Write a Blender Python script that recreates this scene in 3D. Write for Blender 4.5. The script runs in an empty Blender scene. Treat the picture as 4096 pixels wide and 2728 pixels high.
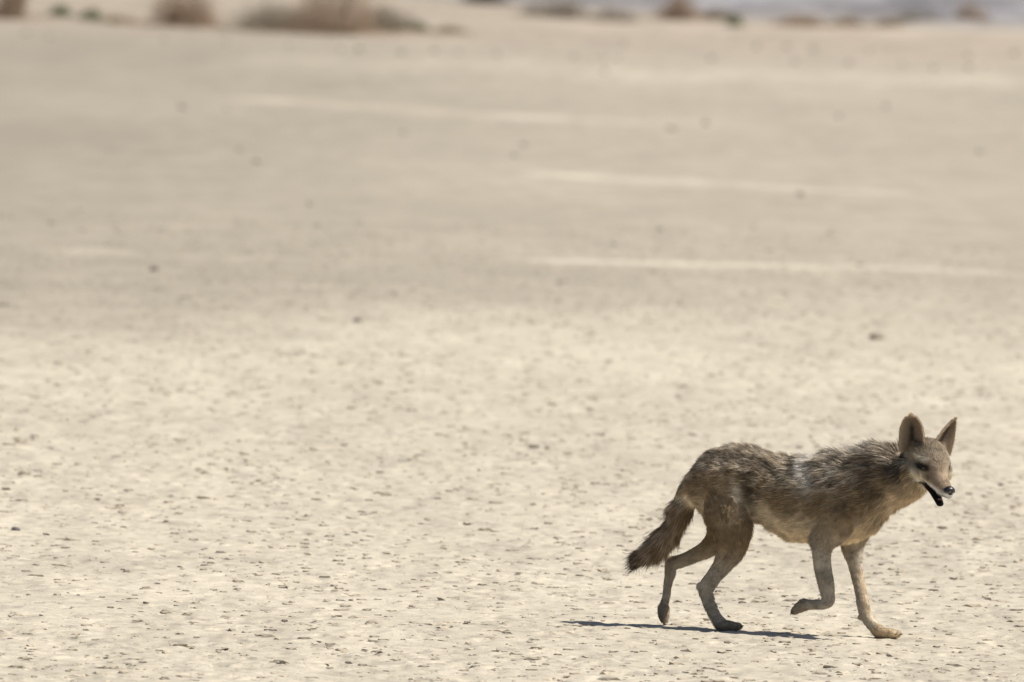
import bpy, math
import numpy as np
from mathutils import Matrix, Vector

SC = bpy.context.scene
COL = SC.collection
R = math.radians

# ------------------------------------------------------------------ camera, sky, sun, exposure
cam_d = bpy.data.cameras.new('camera')
cam = bpy.data.objects.new('camera', cam_d); COL.objects.link(cam)
cam_d.sensor_width = 36.0
cam_d.lens = 492.2
cam_d.clip_start = 0.5; cam_d.clip_end = 30000.0
cam.matrix_world = (Matrix.Translation((0, 0, 2.42)) @ Matrix.Rotation(R(90 - 1.887), 4, 'X')
                    @ Matrix.Rotation(R(2.0), 4, 'Z'))
cam_d.dof.use_dof = True
cam_d.dof.focus_distance = 45.1
cam_d.dof.aperture_fstop = 8.2
SC.camera = cam

SUN_EL, SUN_AZ = 52.0, -8.0            # azimuth: degrees from +X towards +Y (right of the picture, a little towards the camera)
world = bpy.data.worlds.new('World'); SC.world = world; world.use_nodes = True
wn = world.node_tree.nodes; wl = world.node_tree.links
bg = wn['Background']
sky = wn.new('ShaderNodeTexSky'); sky.sky_type = 'NISHITA'; sky.sun_disc = False
sky.sun_elevation = R(SUN_EL); sky.sun_rotation = R(90 - SUN_AZ)
sky.dust_density = 1.6; sky.altitude = 300
wl.new(sky.outputs[0], bg.inputs[0]); bg.inputs[1].default_value = 0.055
sun_d = bpy.data.lights.new('sun', 'SUN'); sun_d.energy = 4.6; sun_d.angle = R(0.53); sun_d.color = (1.0, 0.955, 0.87)
sun = bpy.data.objects.new('sun', sun_d); COL.objects.link(sun)
sd = Vector((math.cos(R(SUN_EL)) * math.cos(R(SUN_AZ)), math.cos(R(SUN_EL)) * math.sin(R(SUN_AZ)), math.sin(R(SUN_EL))))
sun.rotation_euler = sd.to_track_quat('Z', 'Y').to_euler()
sun.location = (20, 40, 40)
vs = SC.view_settings
vs.view_transform = 'Standard'; vs.look = 'None'; vs.exposure = 0.50; vs.gamma = 1.0; vs.use_curve_mapping = False
SC.cycles.max_bounces = 8
SC.cycles.diffuse_bounces = 6

rng = np.random.default_rng(7)

# ------------------------------------------------------------------ measured positions, in metres
TORSO = [(-0.3655, 0.0, 0.4616, 0.026, 0.0225, 0.018), (-0.3393, 0.0, 0.465, 0.056, 0.0614, 0.022), (-0.2888, 0.0, 0.471, 0.08, 0.1097, 0.024), (-0.2015, 0.0, 0.4777, 0.088, 0.1243, 0.024), (-0.1141, 0.0, 0.4762, 0.082, 0.1169, 0.024), (-0.0255, 0.0, 0.4408, 0.08, 0.1309, 0.026), (0.0617, 0.0, 0.4388, 0.09, 0.1408, 0.028), (0.1483, 0.0, 0.4499, 0.094, 0.1523, 0.03), (0.226, 0.0, 0.462, 0.088, 0.1476, 0.032), (0.2906, 0.0, 0.4752, 0.076, 0.1299, 0.034), (0.3249, 0.0, 0.4854, 0.052, 0.0857, 0.034)]
NECK = [(0.1994, 0.0, 0.4768, 0.082, 0.1125, 0.034), (0.2783, -0.005, 0.5052, 0.078, 0.1109, 0.036), (0.3432, -0.018, 0.5233, 0.072, 0.1012, 0.04), (0.4022, -0.038, 0.5324, 0.066, 0.082, 0.036), (0.4489, -0.055, 0.5618, 0.054, 0.0498, 0.022)]
TAIL = [(-0.3163, 0.0, 0.5048, 0.034, 0.0248, 0.03), (-0.3481, 0.0, 0.4665, 0.038, 0.0344, 0.044), (-0.3705, 0.0, 0.4082, 0.035, 0.0348, 0.052), (-0.3998, 0.0, 0.3495, 0.031, 0.03, 0.052), (-0.4397, 0.0, 0.2902, 0.029, 0.0277, 0.054), (-0.4863, 0.0, 0.2445, 0.024, 0.0213, 0.054), (-0.5247, 0.0, 0.214, 0.016, 0.0098, 0.05)]
HIND_NEAR = [(-0.2682, -0.03, 0.4671, 0.036, 0.0492, 0.02), (-0.224, -0.05, 0.429, 0.042, 0.0765, 0.02), (-0.1948, -0.064, 0.3778, 0.043, 0.0769, 0.019), (-0.1765, -0.072, 0.3219, 0.04, 0.0667, 0.016), (-0.1779, -0.077, 0.2731, 0.032, 0.0504, 0.012), (-0.2037, -0.075, 0.2187, 0.024, 0.033, 0.009), (-0.2343, -0.073, 0.1763, 0.018, 0.0265, 0.007), (-0.2587, -0.072, 0.1408, 0.0165, 0.028, 0.005), (-0.2595, -0.072, 0.1155, 0.015, 0.0231, 0.005), (-0.2458, -0.072, 0.0778, 0.0135, 0.0195, 0.004), (-0.2239, -0.071, 0.0422, 0.0145, 0.0187, 0.004), (-0.2059, -0.07, 0.0195, 0.0175, 0.0203, 0.004)]
HIND_FAR = [(-0.2899, 0.05, 0.4516, 0.036, 0.058, 0.018), (-0.2679, 0.068, 0.3786, 0.04, 0.0683, 0.016), (-0.2694, 0.074, 0.3129, 0.034, 0.0529, 0.014), (-0.3148, 0.076, 0.2631, 0.028, 0.0323, 0.011), (-0.3663, 0.076, 0.2326, 0.02, 0.0237, 0.008), (-0.4117, 0.075, 0.2115, 0.017, 0.022, 0.006), (-0.4425, 0.074, 0.201, 0.0155, 0.0215, 0.005), (-0.4462, 0.073, 0.1689, 0.0145, 0.0183, 0.005), (-0.4522, 0.072, 0.1276, 0.013, 0.0131, 0.004), (-0.4581, 0.071, 0.0864, 0.013, 0.0123, 0.004), (-0.4627, 0.07, 0.0559, 0.016, 0.0155, 0.004)]
FORE_NEAR = [(0.2355, -0.05, 0.4799, 0.036, 0.0492, 0.02), (0.2188, -0.068, 0.4146, 0.04, 0.0644, 0.018), (0.1763, -0.076, 0.3559, 0.038, 0.0574, 0.015), (0.1413, -0.078, 0.3136, 0.032, 0.0456, 0.012), (0.1373, -0.077, 0.2727, 0.026, 0.0322, 0.009), (0.142, -0.076, 0.2322, 0.023, 0.0297, 0.007), (0.153, -0.075, 0.184, 0.02, 0.0272, 0.005), (0.1624, -0.073, 0.1438, 0.018, 0.0231, 0.005), (0.1657, -0.072, 0.1171, 0.0165, 0.0203, 0.004), (0.1466, -0.071, 0.1055, 0.016, 0.0163, 0.004), (0.1142, -0.07, 0.1029, 0.015, 0.0147, 0.004), (0.0817, -0.069, 0.1004, 0.0165, 0.0163, 0.004)]
FORE_FAR = [(0.2413, 0.05, 0.4775, 0.036, 0.046, 0.02), (0.2218, 0.064, 0.3947, 0.036, 0.0499, 0.018), (0.1947, 0.068, 0.3362, 0.034, 0.0517, 0.013), (0.1911, 0.068, 0.2953, 0.028, 0.0423, 0.01), (0.1975, 0.067, 0.2508, 0.023, 0.0277, 0.008), (0.2094, 0.066, 0.1985, 0.0185, 0.0204, 0.006), (0.224, 0.065, 0.1463, 0.0165, 0.0191, 0.005), (0.236, 0.063, 0.1022, 0.017, 0.0207, 0.005), (0.2472, 0.062, 0.0686, 0.016, 0.0187, 0.004), (0.2668, 0.061, 0.0436, 0.0165, 0.0187, 0.004), (0.2879, 0.06, 0.0235, 0.018, 0.0179, 0.004)]
PAW_HN = ((-0.2041, -0.07, 0.0163), (-0.1542, -0.068, 0.0164), 0.027, 0.019)
PAW_HF = ((-0.4634, 0.07, 0.0493), (-0.4611, 0.069, 0.0232), 0.024, 0.018)
PAW_FN = ((0.0766, -0.069, 0.0977), (0.0521, -0.067, 0.0809), 0.025, 0.018)
PAW_FF = ((0.2986, 0.06, 0.0168), (0.3523, 0.056, 0.0132), 0.027, 0.018)
HOCK_N = (-0.2841, -0.072, 0.1411)
HOCK_F = (-0.4536, 0.074, 0.2152)
PAD_F = (0.2292, 0.062, 0.0627)
ELBOW_N = (0.1091, -0.076, 0.32)
DEW_N = (0.0709, -0.069, 0.1112)
EYE_MID = (0.5229, -0.09, 0.5712)
COYOTE_AT = (0.9296, 45.5254, 0.0)
STONES = [
  (-1.776, 50.73, 0.039, 0.014, 'dark grey stone lying by itself at the left edge of the pale playa'),
  (1.977, 75.84, 0.087, 0.039, 'crumbled dark clod of earth behind the coyote, above its ears'),
  (-0.842, 75.73, 0.048, 0.016, 'small dark stone alone in the middle of the playa, left of centre'),
  (-2.159, 83.92, 0.055, 0.025, 'dark stone on the left of the playa below the paired stones'),
  (-2.163, 116.18, 0.073, 0.037, 'larger stone of the close pair on the upper left playa'),
  (-2.401, 120.91, 0.059, 0.032, 'smaller stone of the close pair on the upper left playa'),
  (0.056, 127.47, 0.076, 0.041, 'upper stone of the two lying close together at the top centre'),
  (-0.026, 122.48, 0.06, 0.033, 'lower stone of the two lying close together at the top centre'),
  (1.013, 98.12, 0.056, 0.029, 'grey stone on the bare playa above the coyote tail, nearest the upper bright streak'),
  (2.247, 110.76, 0.066, 0.036, 'stone resting on the end of the upper bright streak'),
  (1.695, 99.86, 0.043, 0.021, 'small pale stone midway between the two bright streaks on the right'),
  (2.222, 98.61, 0.042, 0.021, 'small pale stone between the two bright streaks, nearest the right'),
  (0.667, 93.69, 0.043, 0.02, 'faint small stone just above the lower bright streak at centre'),
  (2.234, 90.45, 0.047, 0.017, 'flat stone lying on the lower bright streak at the right'),
  (0.277, 84.58, 0.039, 0.018, 'faint small stone just below the lower bright streak at centre'),
  (4.353, 132.01, 0.072, 0.039, 'lone stone by the right edge of the upper playa'),
  (-1.506, 102.04, 0.052, 0.025, 'faint stone below the close pair on the left playa, upper one of two'),
  (-1.355, 95.84, 0.047, 0.023, 'faint stone below the close pair on the left playa, lower one of two'),
  (-3.117, 94.17, 0.051, 0.028, 'round stone near the left edge halfway up the playa'),
  (4.124, 157.8, 0.081, 0.047, 'stone on the far playa at the right, under the bright far band'),
  (3.422, 149.7, 0.068, 0.04, 'faint stone left of and nearer than the stone under the bright far band'),
  (-3.395, 141.17, 0.085, 0.045, 'stone on the far left playa left of the long bright streak'),
  (-2.951, 141.04, 0.06, 0.034, 'faint stone at the left tip of the long bright streak'),
  (-1.084, 131.43, 0.064, 0.035, 'faint stone under the long bright streak near the top centre'),
  (1.517, 138.77, 0.091, 0.037, 'wider of two faint stones on the upper playa right of centre'),
  (1.894, 142.07, 0.069, 0.053, 'rounder of two faint stones on the upper playa right of centre'),
  (-2.773, 76.4, 0.066, 0.014, 'flat dark clod cut by the left edge halfway down'),
  (1.67, 53.53, 0.034, 0.009, 'small dark clod on the pale ground just right of the coyote chest')]
FAR_STONES = [(-6.999, 197.53, 0.071, 0.049), (-6.551, 194.22, 0.065, 0.044), (-4.999, 195.92, 0.077, 0.052), (-4.133, 195.52, 0.067, 0.046), (-3.23, 193.77, 0.063, 0.043), (-2.471, 191.4, 0.075, 0.051), (-2.226, 192.38, 0.095, 0.065), (-1.618, 189.67, 0.089, 0.061), (-1.2, 193.06, 0.09, 0.061), (-0.854, 192.92, 0.069, 0.047), (-0.337, 192.71, 0.081, 0.055), (0.729, 192.39, 0.071, 0.048), (1.122, 191.85, 0.067, 0.046), (1.315, 192.64, 0.065, 0.044), (1.545, 210.93, 0.075, 0.051), (2.668, 196.06, 0.097, 0.066), (3.561, 212.09, 0.101, 0.069), (4.042, 213.49, 0.101, 0.069), (4.399, 211.38, 0.1, 0.068), (5.272, 212.32, 0.075, 0.051), (5.38, 197.93, 0.074, 0.051), (5.694, 193.52, 0.085, 0.058), (6.696, 209.96, 0.096, 0.066), (7.581, 215.45, 0.104, 0.071), (6.258, 195.49, 0.095, 0.065), (6.524, 197.22, 0.065, 0.045), (1.064, 178.27, 0.077, 0.053), (3.822, 195.92, 0.087, 0.06), (4.603, 196.4, 0.081, 0.055)]
BUSHES = [
  (-7.87, 215.37, 0.6, 0.75, 'brown', 'dark brown shrub cut off by the top left corner'),
  (-7.341, 222.0, 0.36, 0.16, 'green', 'low green tuft beside the shrub in the top left corner'),
  (-6.716, 217.86, 0.41, 0.16, 'green', 'brighter low green tuft between the corner shrub and the round brown shrub'),
  (-6.168, 214.42, 0.56, 0.11, 'dry', 'flat dry brown growth between the green tuft and the round brown shrub'),
  (-5.166, 213.37, 1.15, 0.66, 'brown', 'round brown shrub standing alone left of the big shrub clump'),
  (-3.79, 211.12, 1.39, 0.42, 'olive', 'low dark olive shrub at the left of the big shrub clump'),
  (-2.797, 210.17, 1.81, 0.93, 'brown', 'tallest reddish brown shrub in the middle of the big clump'),
  (-2.114, 216.88, 1.17, 0.36, 'olive', 'low dark olive shrub at the right of the big shrub clump'),
  (-1.677, 217.93, 0.41, 0.16, 'green', 'small green tuft at the right end of the big shrub clump'),
  (-1.13, 217.55, 0.57, 0.08, 'dry', 'thin dry growth trailing right of the big shrub clump'),
  (-0.748, 270.4, 0.92, 0.33, 'dark', 'nearly black shrub at the top edge right of the big clump'),
  (0.163, 250.73, 0.55, 0.16, 'grey', 'small grey shrub at the left end of the grey brush line'),
  (0.65, 247.91, 1.09, 0.33, 'grey', 'grey brown bush in the left part of the far brush line'),
  (1.556, 244.04, 0.93, 0.23, 'grey', 'low grey bush with a ragged foot in the far brush line'),
  (2.786, 250.93, 0.95, 0.46, 'brown', 'dark brown bush standing highest in the far brush line'),
  (3.491, 253.38, 0.71, 0.23, 'grey', 'low grey bush left of the lone green tuft'),
  (3.687, 243.65, 0.32, 0.17, 'green', 'lone green tuft in the far brush line right of centre'),
  (4.865, 247.16, 1.04, 0.23, 'brown', 'wide low brown bush right of the lone green tuft'),
  (5.821, 250.35, 0.75, 0.16, 'dry', 'low straw coloured bush in the right part of the brush line'),
  (6.567, 252.4, 0.56, 0.12, 'dry', 'lowest dry bush of the right part of the brush line'),
  (7.193, 257.11, 1.03, 0.24, 'olive', 'dark olive bush near the right end of the brush line'),
  (8.286, 259.0, 0.78, 0.45, 'brown', 'purplish brown bush nearest the top right corner')]
STREAKS = [(-3.13, 148.41, 0.563, 142.62, 1.406, 0.14), (0.563, 142.62, 2.089, 142.46, 1.349, 0.05), (-0.044, 115.25, 1.689, 113.96, 0.872, 0.14), (1.689, 113.96, 3.159, 112.62, 0.758, 0.1), (-0.015, 89.11, 1.996, 90.04, 0.533, 0.16), (1.996, 90.04, 3.121, 90.0, 0.538, 0.12), (-2.992, 87.7, -1.188, 87.6, 0.51, 0.055), (-3.722, 175.72, 0.37, 182.18, 6.144, 0.06), (0.365, 179.29, 6.906, 182.88, 6.775, 0.065), (0.032, 237.12, 9.475, 251.79, 5.291, 0.07), (-3.154, 88.27, -2.46, 88.29, 0.403, 0.03), (-1.631, 118.14, 0.686, 116.96, 0.714, 0.03), (-2.647, 94.77, -0.616, 95.1, 0.466, 0.03), (0.966, 101.16, 3.502, 101.31, 0.529, 0.03), (-4.297, 116.08, -2.427, 115.93, 0.794, 0.025), (-2.851, 81.59, -0.815, 82.13, 0.346, 0.03)]

# ------------------------------------------------------------------ helpers
def tag(o, label=None, cat=None, group=None, kind=None):
    for k, v in (('label', label), ('category', cat), ('group', group), ('kind', kind)):
        if v: o[k] = v
    return o

def mesh_obj(name, V, F, mat, parent=None, smooth=True, col=None, colname='tint'):
    me = bpy.data.meshes.new(name)
    V = np.asarray(V, np.float32)
    if isinstance(F, np.ndarray) and F.ndim == 2:
        n = F.shape[1]
        me.vertices.add(len(V)); me.vertices.foreach_set('co', V.ravel())
        me.loops.add(F.size); me.loops.foreach_set('vertex_index', F.astype(np.int32).ravel())
        me.polygons.add(len(F)); me.polygons.foreach_set('loop_start', np.arange(0, F.size, n, dtype=np.int32))
        me.update(calc_edges=True)
    else:
        me.from_pydata(V.tolist(), [], [list(map(int, f)) for f in F]); me.update()
    me.polygons.foreach_set('use_smooth', np.full(len(me.polygons), smooth, bool))
    if col is not None:
        a = me.color_attributes.new(colname, 'FLOAT_COLOR', 'POINT')
        c4 = np.ones((len(V), 4), np.float32); c4[:, :3] = col
        a.data.foreach_set('color', c4.ravel())
    me.materials.append(mat)
    me.update()
    o = bpy.data.objects.new(name, me); COL.objects.link(o)
    if parent is not None: o.parent = parent
    return o

def hash3(i, j, k, seed):
    h = (i * 374761393 + j * 668265263 + k * 2147483647 + seed * 974634777) & 0xFFFFFFFF
    h = ((h ^ (h >> 13)) * 1274126177) & 0xFFFFFFFF
    h = ((h ^ (h >> 16)) * 2246822519) & 0xFFFFFFFF
    return ((h ^ (h >> 15)) & 0xFFFFFF) / float(0xFFFFFF)

def vnoise(x, y, z=None, seed=0):
    x = np.asarray(x, np.float64); y = np.asarray(y, np.float64)
    z = np.zeros_like(x) if z is None else np.asarray(z, np.float64)
    xi, yi, zi = np.floor(x).astype(np.int64), np.floor(y).astype(np.int64), np.floor(z).astype(np.int64)
    fx, fy, fz = x - xi, y - yi, z - zi
    fx = fx * fx * (3 - 2 * fx); fy = fy * fy * (3 - 2 * fy); fz = fz * fz * (3 - 2 * fz)
    r = 0
    for a in (0, 1):
        for b in (0, 1):
            for c in (0, 1):
                w = (fx if a else 1 - fx) * (fy if b else 1 - fy) * (fz if c else 1 - fz)
                r = r + w * hash3(xi + a, yi + b, zi + c, seed)
    return r

def sstep(a, b, x):
    t = np.clip((x - a) / (b - a), 0, 1); return t * t * (3 - 2 * t)

def new_mat(name):
    m = bpy.data.materials.new(name); m.use_nodes = True
    nt = m.node_tree; return m, nt, nt.nodes['Principled BSDF'], nt.nodes['Material Output']

def node(nt, typ, **kw):
    n = nt.nodes.new(typ)
    for k, v in kw.items(): setattr(n, k, v)
    return n

def simple_mat(name, color, rough=0.7, spec=0.3, noise=0.0, scale=60.0):
    m, nt, b, out = new_mat(name)
    b.inputs['Roughness'].default_value = rough
    b.inputs['Specular IOR Level'].default_value = spec
    if noise:
        tc = node(nt, 'ShaderNodeTexCoord'); nz = node(nt, 'ShaderNodeTexNoise'); nz.inputs['Scale'].default_value = scale
        nz.inputs['Detail'].default_value = 4
        nt.links.new(tc.outputs['Object'], nz.inputs['Vector'])
        mr = node(nt, 'ShaderNodeMapRange'); mr.inputs[3].default_value = 1 - noise; mr.inputs[4].default_value = 1 + noise
        nt.links.new(nz.outputs[0], mr.inputs[0])
        mx = node(nt, 'ShaderNodeVectorMath', operation='SCALE'); mx.inputs[0].default_value = color
        nt.links.new(mr.outputs[0], mx.inputs['Scale']); nt.links.new(mx.outputs[0], b.inputs['Base Color'])
        bp = node(nt, 'ShaderNodeBump'); bp.inputs['Strength'].default_value = 0.4; bp.inputs['Distance'].default_value = 0.004
        nt.links.new(nz.outputs[0], bp.inputs['Height']); nt.links.new(bp.outputs[0], b.inputs['Normal'])
    else:
        b.inputs['Base Color'].default_value = (*color, 1)
    return m

def tint_mat(name, rough=0.9, spec=0.1, transl=0.0, attr='tint'):
    m, nt, b, out = new_mat(name)
    b.inputs['Roughness'].default_value = rough; b.inputs['Specular IOR Level'].default_value = spec
    at = node(nt, 'ShaderNodeAttribute', attribute_name=attr)
    nt.links.new(at.outputs['Color'], b.inputs['Base Color'])
    if transl:
        t = node(nt, 'ShaderNodeBsdfTranslucent'); nt.links.new(at.outputs['Color'], t.inputs[0])
        mx = node(nt, 'ShaderNodeMixShader'); mx.inputs[0].default_value = transl
        nt.links.new(b.outputs[0], mx.inputs[1]); nt.links.new(t.outputs[0], mx.inputs[2]); nt.links.new(mx.outputs[0], out.inputs[0])
    return m

# ------------------------------------------------------------------ the playa
def grow(start, step, rate, end):
    a = [start]
    while a[-1] < end:
        step *= rate; a.append(a[-1] + step)
    return a
core = np.arange(-2.2, 2.2001, 0.013)
outer = np.array(grow(2.2, 0.013, 1.06, 6000.0))[1:]
GX = np.concatenate([-outer[::-1], core, outer])
near = np.arange(40.6, 50.0, 0.02)
mid = np.array(grow(near[-1], 0.02, 1.0062, 110.0))[1:]
far = np.array(grow(mid[-1], mid[-1] - mid[-2], 1.035, 9000.0))[1:]
back = 40.6 - np.array(grow(0.0, 0.03, 1.12, 4000.0))[1:][::-1]
GY = np.concatenate([back, near, mid, far])
nx, ny = len(GX), len(GY)
XX, YY = np.meshgrid(GX, GY)
detail = 1 - sstep(90, 140, np.hypot(XX, YY))
ZZ = (vnoise(XX * 0.9, YY * 0.9, seed=1) - .5) * 0.006 * detail
ZZ += (vnoise(XX * 5.0, YY * 5.0, seed=2) - .5) * 0.003 * detail
ZZ += (vnoise(XX * 15.0, YY * 10.0, seed=3) - .5) * 0.006 * detail
fine = 1 - sstep(3.0, 6.0, np.abs(XX))
fine *= 1 - sstep(64, 92, YY); fine *= sstep(39.0, 40.6, YY)
ZZ += (vnoise(XX * 32.0, YY * 15.0, seed=4) - .5) * 0.006 * fine

def stamp(cx, cy, ru, rv, ang, dep, rim):
    rr = max(ru, rv) * 1.9
    i0, i1 = np.searchsorted(GX, (cx - rr, cx + rr)); j0, j1 = np.searchsorted(GY, (cy - rr, cy + rr))
    if i1 - i0 < 2 or j1 - j0 < 2: return
    dx = XX[j0:j1, i0:i1] - cx; dy = YY[j0:j1, i0:i1] - cy
    c, s = math.cos(ang), math.sin(ang)
    q = np.sqrt(((dx * c + dy * s) / ru) ** 2 + ((-dx * s + dy * c) / rv) ** 2)
    ZZ[j0:j1, i0:i1] -= dep * (1 - sstep(0.45, 1.0, q)) - rim * np.exp(-((q - 1.15) / .25) ** 2)

def scatter_pos(n, y0, y1, xpad=0.6):
    y = y0 + (y1 - y0) * rng.random(n) ** 1.25
    x = (rng.random(n) * 2 - 1) * (y * 0.0366 + xpad)
    return x, y
px_, py_ = scatter_pos(13000, 40.8, 98)
clump = vnoise(px_ * 1.3, py_ * 0.8, seed=9)
for k in range(len(px_)):
    if rng.random() > 0.45 + .6 * clump[k]: continue
    r = 0.015 + 0.014 * rng.random() ** 2
    stamp(px_[k], py_[k], r * (1 + .9 * rng.random()), r * (1.0 + .7 * rng.random()), rng.normal(0, .6), 0.004 + 0.022 * rng.random() ** 2.2, 0.002)
px_, py_ = scatter_pos(3200, 40.8, 84)
for k in range(len(px_)):
    L = 0.03 + 0.08 * rng.random(); a = rng.normal(0.0, 0.5)
    stamp(px_[k], py_[k], L, 0.018 + .008 * rng.random(), a * .6, 0.005 + 0.015 * rng.random() ** 2, 0.002)

def streak_field(X, Y):
    r = np.zeros_like(X)
    for (x0, y0, x1, y1, hw, k) in STREAKS:
        t = (X - x0) / (x1 - x0)
        wob = (vnoise(X * 0.9 + y0, Y * 0 + y1, seed=11) - .5) * hw * 1.2
        d = (Y - (y0 + (y1 - y0) * t) - wob) / hw
        end = sstep(-0.06, 0.12, t) * (1 - sstep(0.88, 1.06, t))
        r += k * np.exp(-d * d) * end * (0.55 + 0.9 * vnoise(X * 2.3, Y * 0.25, seed=12))
    return r
SF = streak_field(XX, YY)
ZZ += SF * 0.06

V = np.stack([XX, YY, ZZ], -1).reshape(-1, 3)
idx = np.arange(nx * ny).reshape(ny, nx)
Fq = np.stack([idx[:-1, :-1], idx[:-1, 1:], idx[1:, 1:], idx[1:, :-1]], -1).reshape(-1, 4)
# soil colour: pale dry crust close by, greyer silt farther out, pinkish sand before the scrub
edge = 76 + 4 * (vnoise(XX * 0.45, YY * 0.07, seed=21) - .5) * 2 + XX * 0.6
t1 = sstep(-5.0 - 4 * sstep(-2, 2, XX), 6.0 + 10 * sstep(-2, 2, XX), YY - edge)
t1 *= 0.90 + 0.16 * vnoise(XX * 0.25 + 3, YY * 0.09, seed=22)
left = sstep(1.5, -5.5, XX + (vnoise(XX * .2, YY * .05, seed=23) - .5) * 3) * t1
t2 = sstep(185, 222, YY)
pale = np.array([0.452, 0.403, 0.322]); silt = np.array([0.345, 0.303, 0.243]); grey = np.array([0.230, 0.202, 0.160]); pink = np.array([0.350, 0.290, 0.232])
t1 = np.clip(t1, 0, 1)[..., None]; left = np.clip(left, 0, 1)[..., None]; t2 = t2[..., None]
soil = pale * (1 - t1) + silt * t1
soil = soil * (1 - left * .55) + grey * left * .55
soil = soil * (1 - t2 * .7) + pink * t2 * .7
blotch = 0.95 + 0.10 * vnoise(XX * .5, YY * 0.13, seed=24)
blotch *= 0.95 + 0.10 * vnoise(XX * 2.6, YY * 0.6, seed=25)
blotch *= 0.92 + 0.16 * vnoise(XX * 7.0, YY * 1.5, seed=26)
nearz = 1 - sstep(60, 105, YY)
blotch *= 1 + nearz * (-.05 + .10 * vnoise(XX * 17.0, YY * 5.0, seed=27))
blotch *= 1 - nearz * .17 * sstep(.66, .84, vnoise(XX * 21.0, YY * 7.5, seed=28))        # dark flecks scattered at random through the near crust
soil = soil * blotch[..., None] + SF[..., None] * np.array([.88, .80, .65])  # low ridges' sunlit streaks added into the soil colour
soil = np.clip(soil, 0.02, 0.8).reshape(-1, 3)

m, nt, b, out = new_mat('playa_soil')
b.inputs['Roughness'].default_value = 0.95; b.inputs['Specular IOR Level'].default_value = 0.12
at = node(nt, 'ShaderNodeAttribute', attribute_name='soil')
tc = node(nt, 'ShaderNodeTexCoord')
n1 = node(nt, 'ShaderNodeTexNoise'); n1.inputs['Scale'].default_value = 9.0; n1.inputs['Detail'].default_value = 8; n1.inputs['Roughness'].default_value = .65
n2 = node(nt, 'ShaderNodeTexNoise'); n2.inputs['Scale'].default_value = 70.0; n2.inputs['Detail'].default_value = 5
n3 = node(nt, 'ShaderNodeTexVoronoi', feature='DISTANCE_TO_EDGE'); n3.inputs['Scale'].default_value = 9.0
wv = node(nt, 'ShaderNodeVectorMath', operation='ADD'); ws = node(nt, 'ShaderNodeVectorMath', operation='SCALE'); ws.inputs['Scale'].default_value = .10
for n in (n1, n2): nt.links.new(tc.outputs['Object'], n.inputs['Vector'])
nt.links.new(n1.outputs['Color'], ws.inputs[0]); nt.links.new(ws.outputs[0], wv.inputs[1]); nt.links.new(tc.outputs['Object'], wv.inputs[0])
nt.links.new(wv.outputs[0], n3.inputs['Vector'])
r1 = node(nt, 'ShaderNodeMapRange'); r1.inputs[1].default_value = .3; r1.inputs[2].default_value = .7; r1.inputs[3].default_value = .91; r1.inputs[4].default_value = 1.08
nt.links.new(n1.outputs[0], r1.inputs[0])
r2 = node(nt, 'ShaderNodeMapRange'); r2.inputs[1].default_value = .3; r2.inputs[2].default_value = .7; r2.inputs[3].default_value = .93; r2.inputs[4].default_value = 1.07
nt.links.new(n2.outputs[0], r2.inputs[0])
mm = node(nt, 'ShaderNodeMath', operation='MULTIPLY'); nt.links.new(r1.outputs[0], mm.inputs[0]); nt.links.new(r2.outputs[0], mm.inputs[1])
vm = node(nt, 'ShaderNodeVectorMath', operation='SCALE'); nt.links.new(at.outputs['Color'], vm.inputs[0]); nt.links.new(mm.outputs[0], vm.inputs['Scale'])
nt.links.new(vm.outputs[0], b.inputs['Base Color'])
r3 = node(nt, 'ShaderNodeMapRange'); r3.inputs[1].default_value = 0.0; r3.inputs[2].default_value = .05
nt.links.new(n3.outputs['Distance'], r3.inputs[0])
hm = node(nt, 'ShaderNodeMath', operation='MULTIPLY_ADD'); nt.links.new(n2.outputs[0], hm.inputs[0]); hm.inputs[1].default_value = .8; nt.links.new(r3.outputs[0], hm.inputs[2])
bp = node(nt, 'ShaderNodeBump'); bp.inputs['Strength'].default_value = .5; bp.inputs['Distance'].default_value = .004
nt.links.new(hm.outputs[0], bp.inputs['Height']); nt.links.new(bp.outputs[0], b.inputs['Normal'])
ground = mesh_obj('ground', V, Fq, m, col=soil, colname='soil')
tag(ground, 'pale dry cracked playa of silt and crusted mud', 'ground', kind='structure')

def gz(x, y):
    i = int(np.clip(np.searchsorted(GX, x), 1, nx - 1)); j = int(np.clip(np.searchsorted(GY, y), 1, ny - 1))
    return float(ZZ[j, i])

# grey gravel slope that rises beyond the scrub on the right
sx = np.concatenate([np.arange(-6, 26, 0.22), 26 + np.array(grow(0, .22, 1.10, 500))])
sy = np.concatenate([np.arange(238, 310, 0.5), 310 + np.array(grow(0, .5, 1.08, 900))])
SX, SY = np.meshgrid(sx, sy)
foot = 256 + (vnoise(SX * .25, SX * 0, seed=31) - .5) * 9 + np.maximum(0, 4.5 - SX) * 3.6
rise = np.maximum(0, SY - foot)
SZ = np.where(SY < foot, -0.05 - (foot - SY) * .1, 0.004 + rise * .030 - .02 * 0) + (vnoise(SX * 1.2, SY * .5, seed=32) - .5) * .12 * sstep(0, 4, rise)
SZ += (vnoise(SX * 3.4, SY * 1.4, seed=33) - .5) * .07 * sstep(0, 4, rise)
sc_ = np.array([0.215, 0.205, 0.212]) * (0.62 + 0.76 * vnoise(SX * .8, SY * .22, seed=34) * (0.6 + .8 * vnoise(SX * 3, SY * .9, seed=35)))[..., None]
mixs = sstep(8, 0, rise)[..., None] * .55
sc_ = sc_ * (1 - mixs) + np.array([.36, .32, .275]) * mixs
sidx = np.arange(SX.size).reshape(SX.shape)
SFq = np.stack([sidx[:-1, :-1], sidx[:-1, 1:], sidx[1:, 1:], sidx[1:, :-1]], -1).reshape(-1, 4)
m, nt, b, out = new_mat('gravel')
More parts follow.
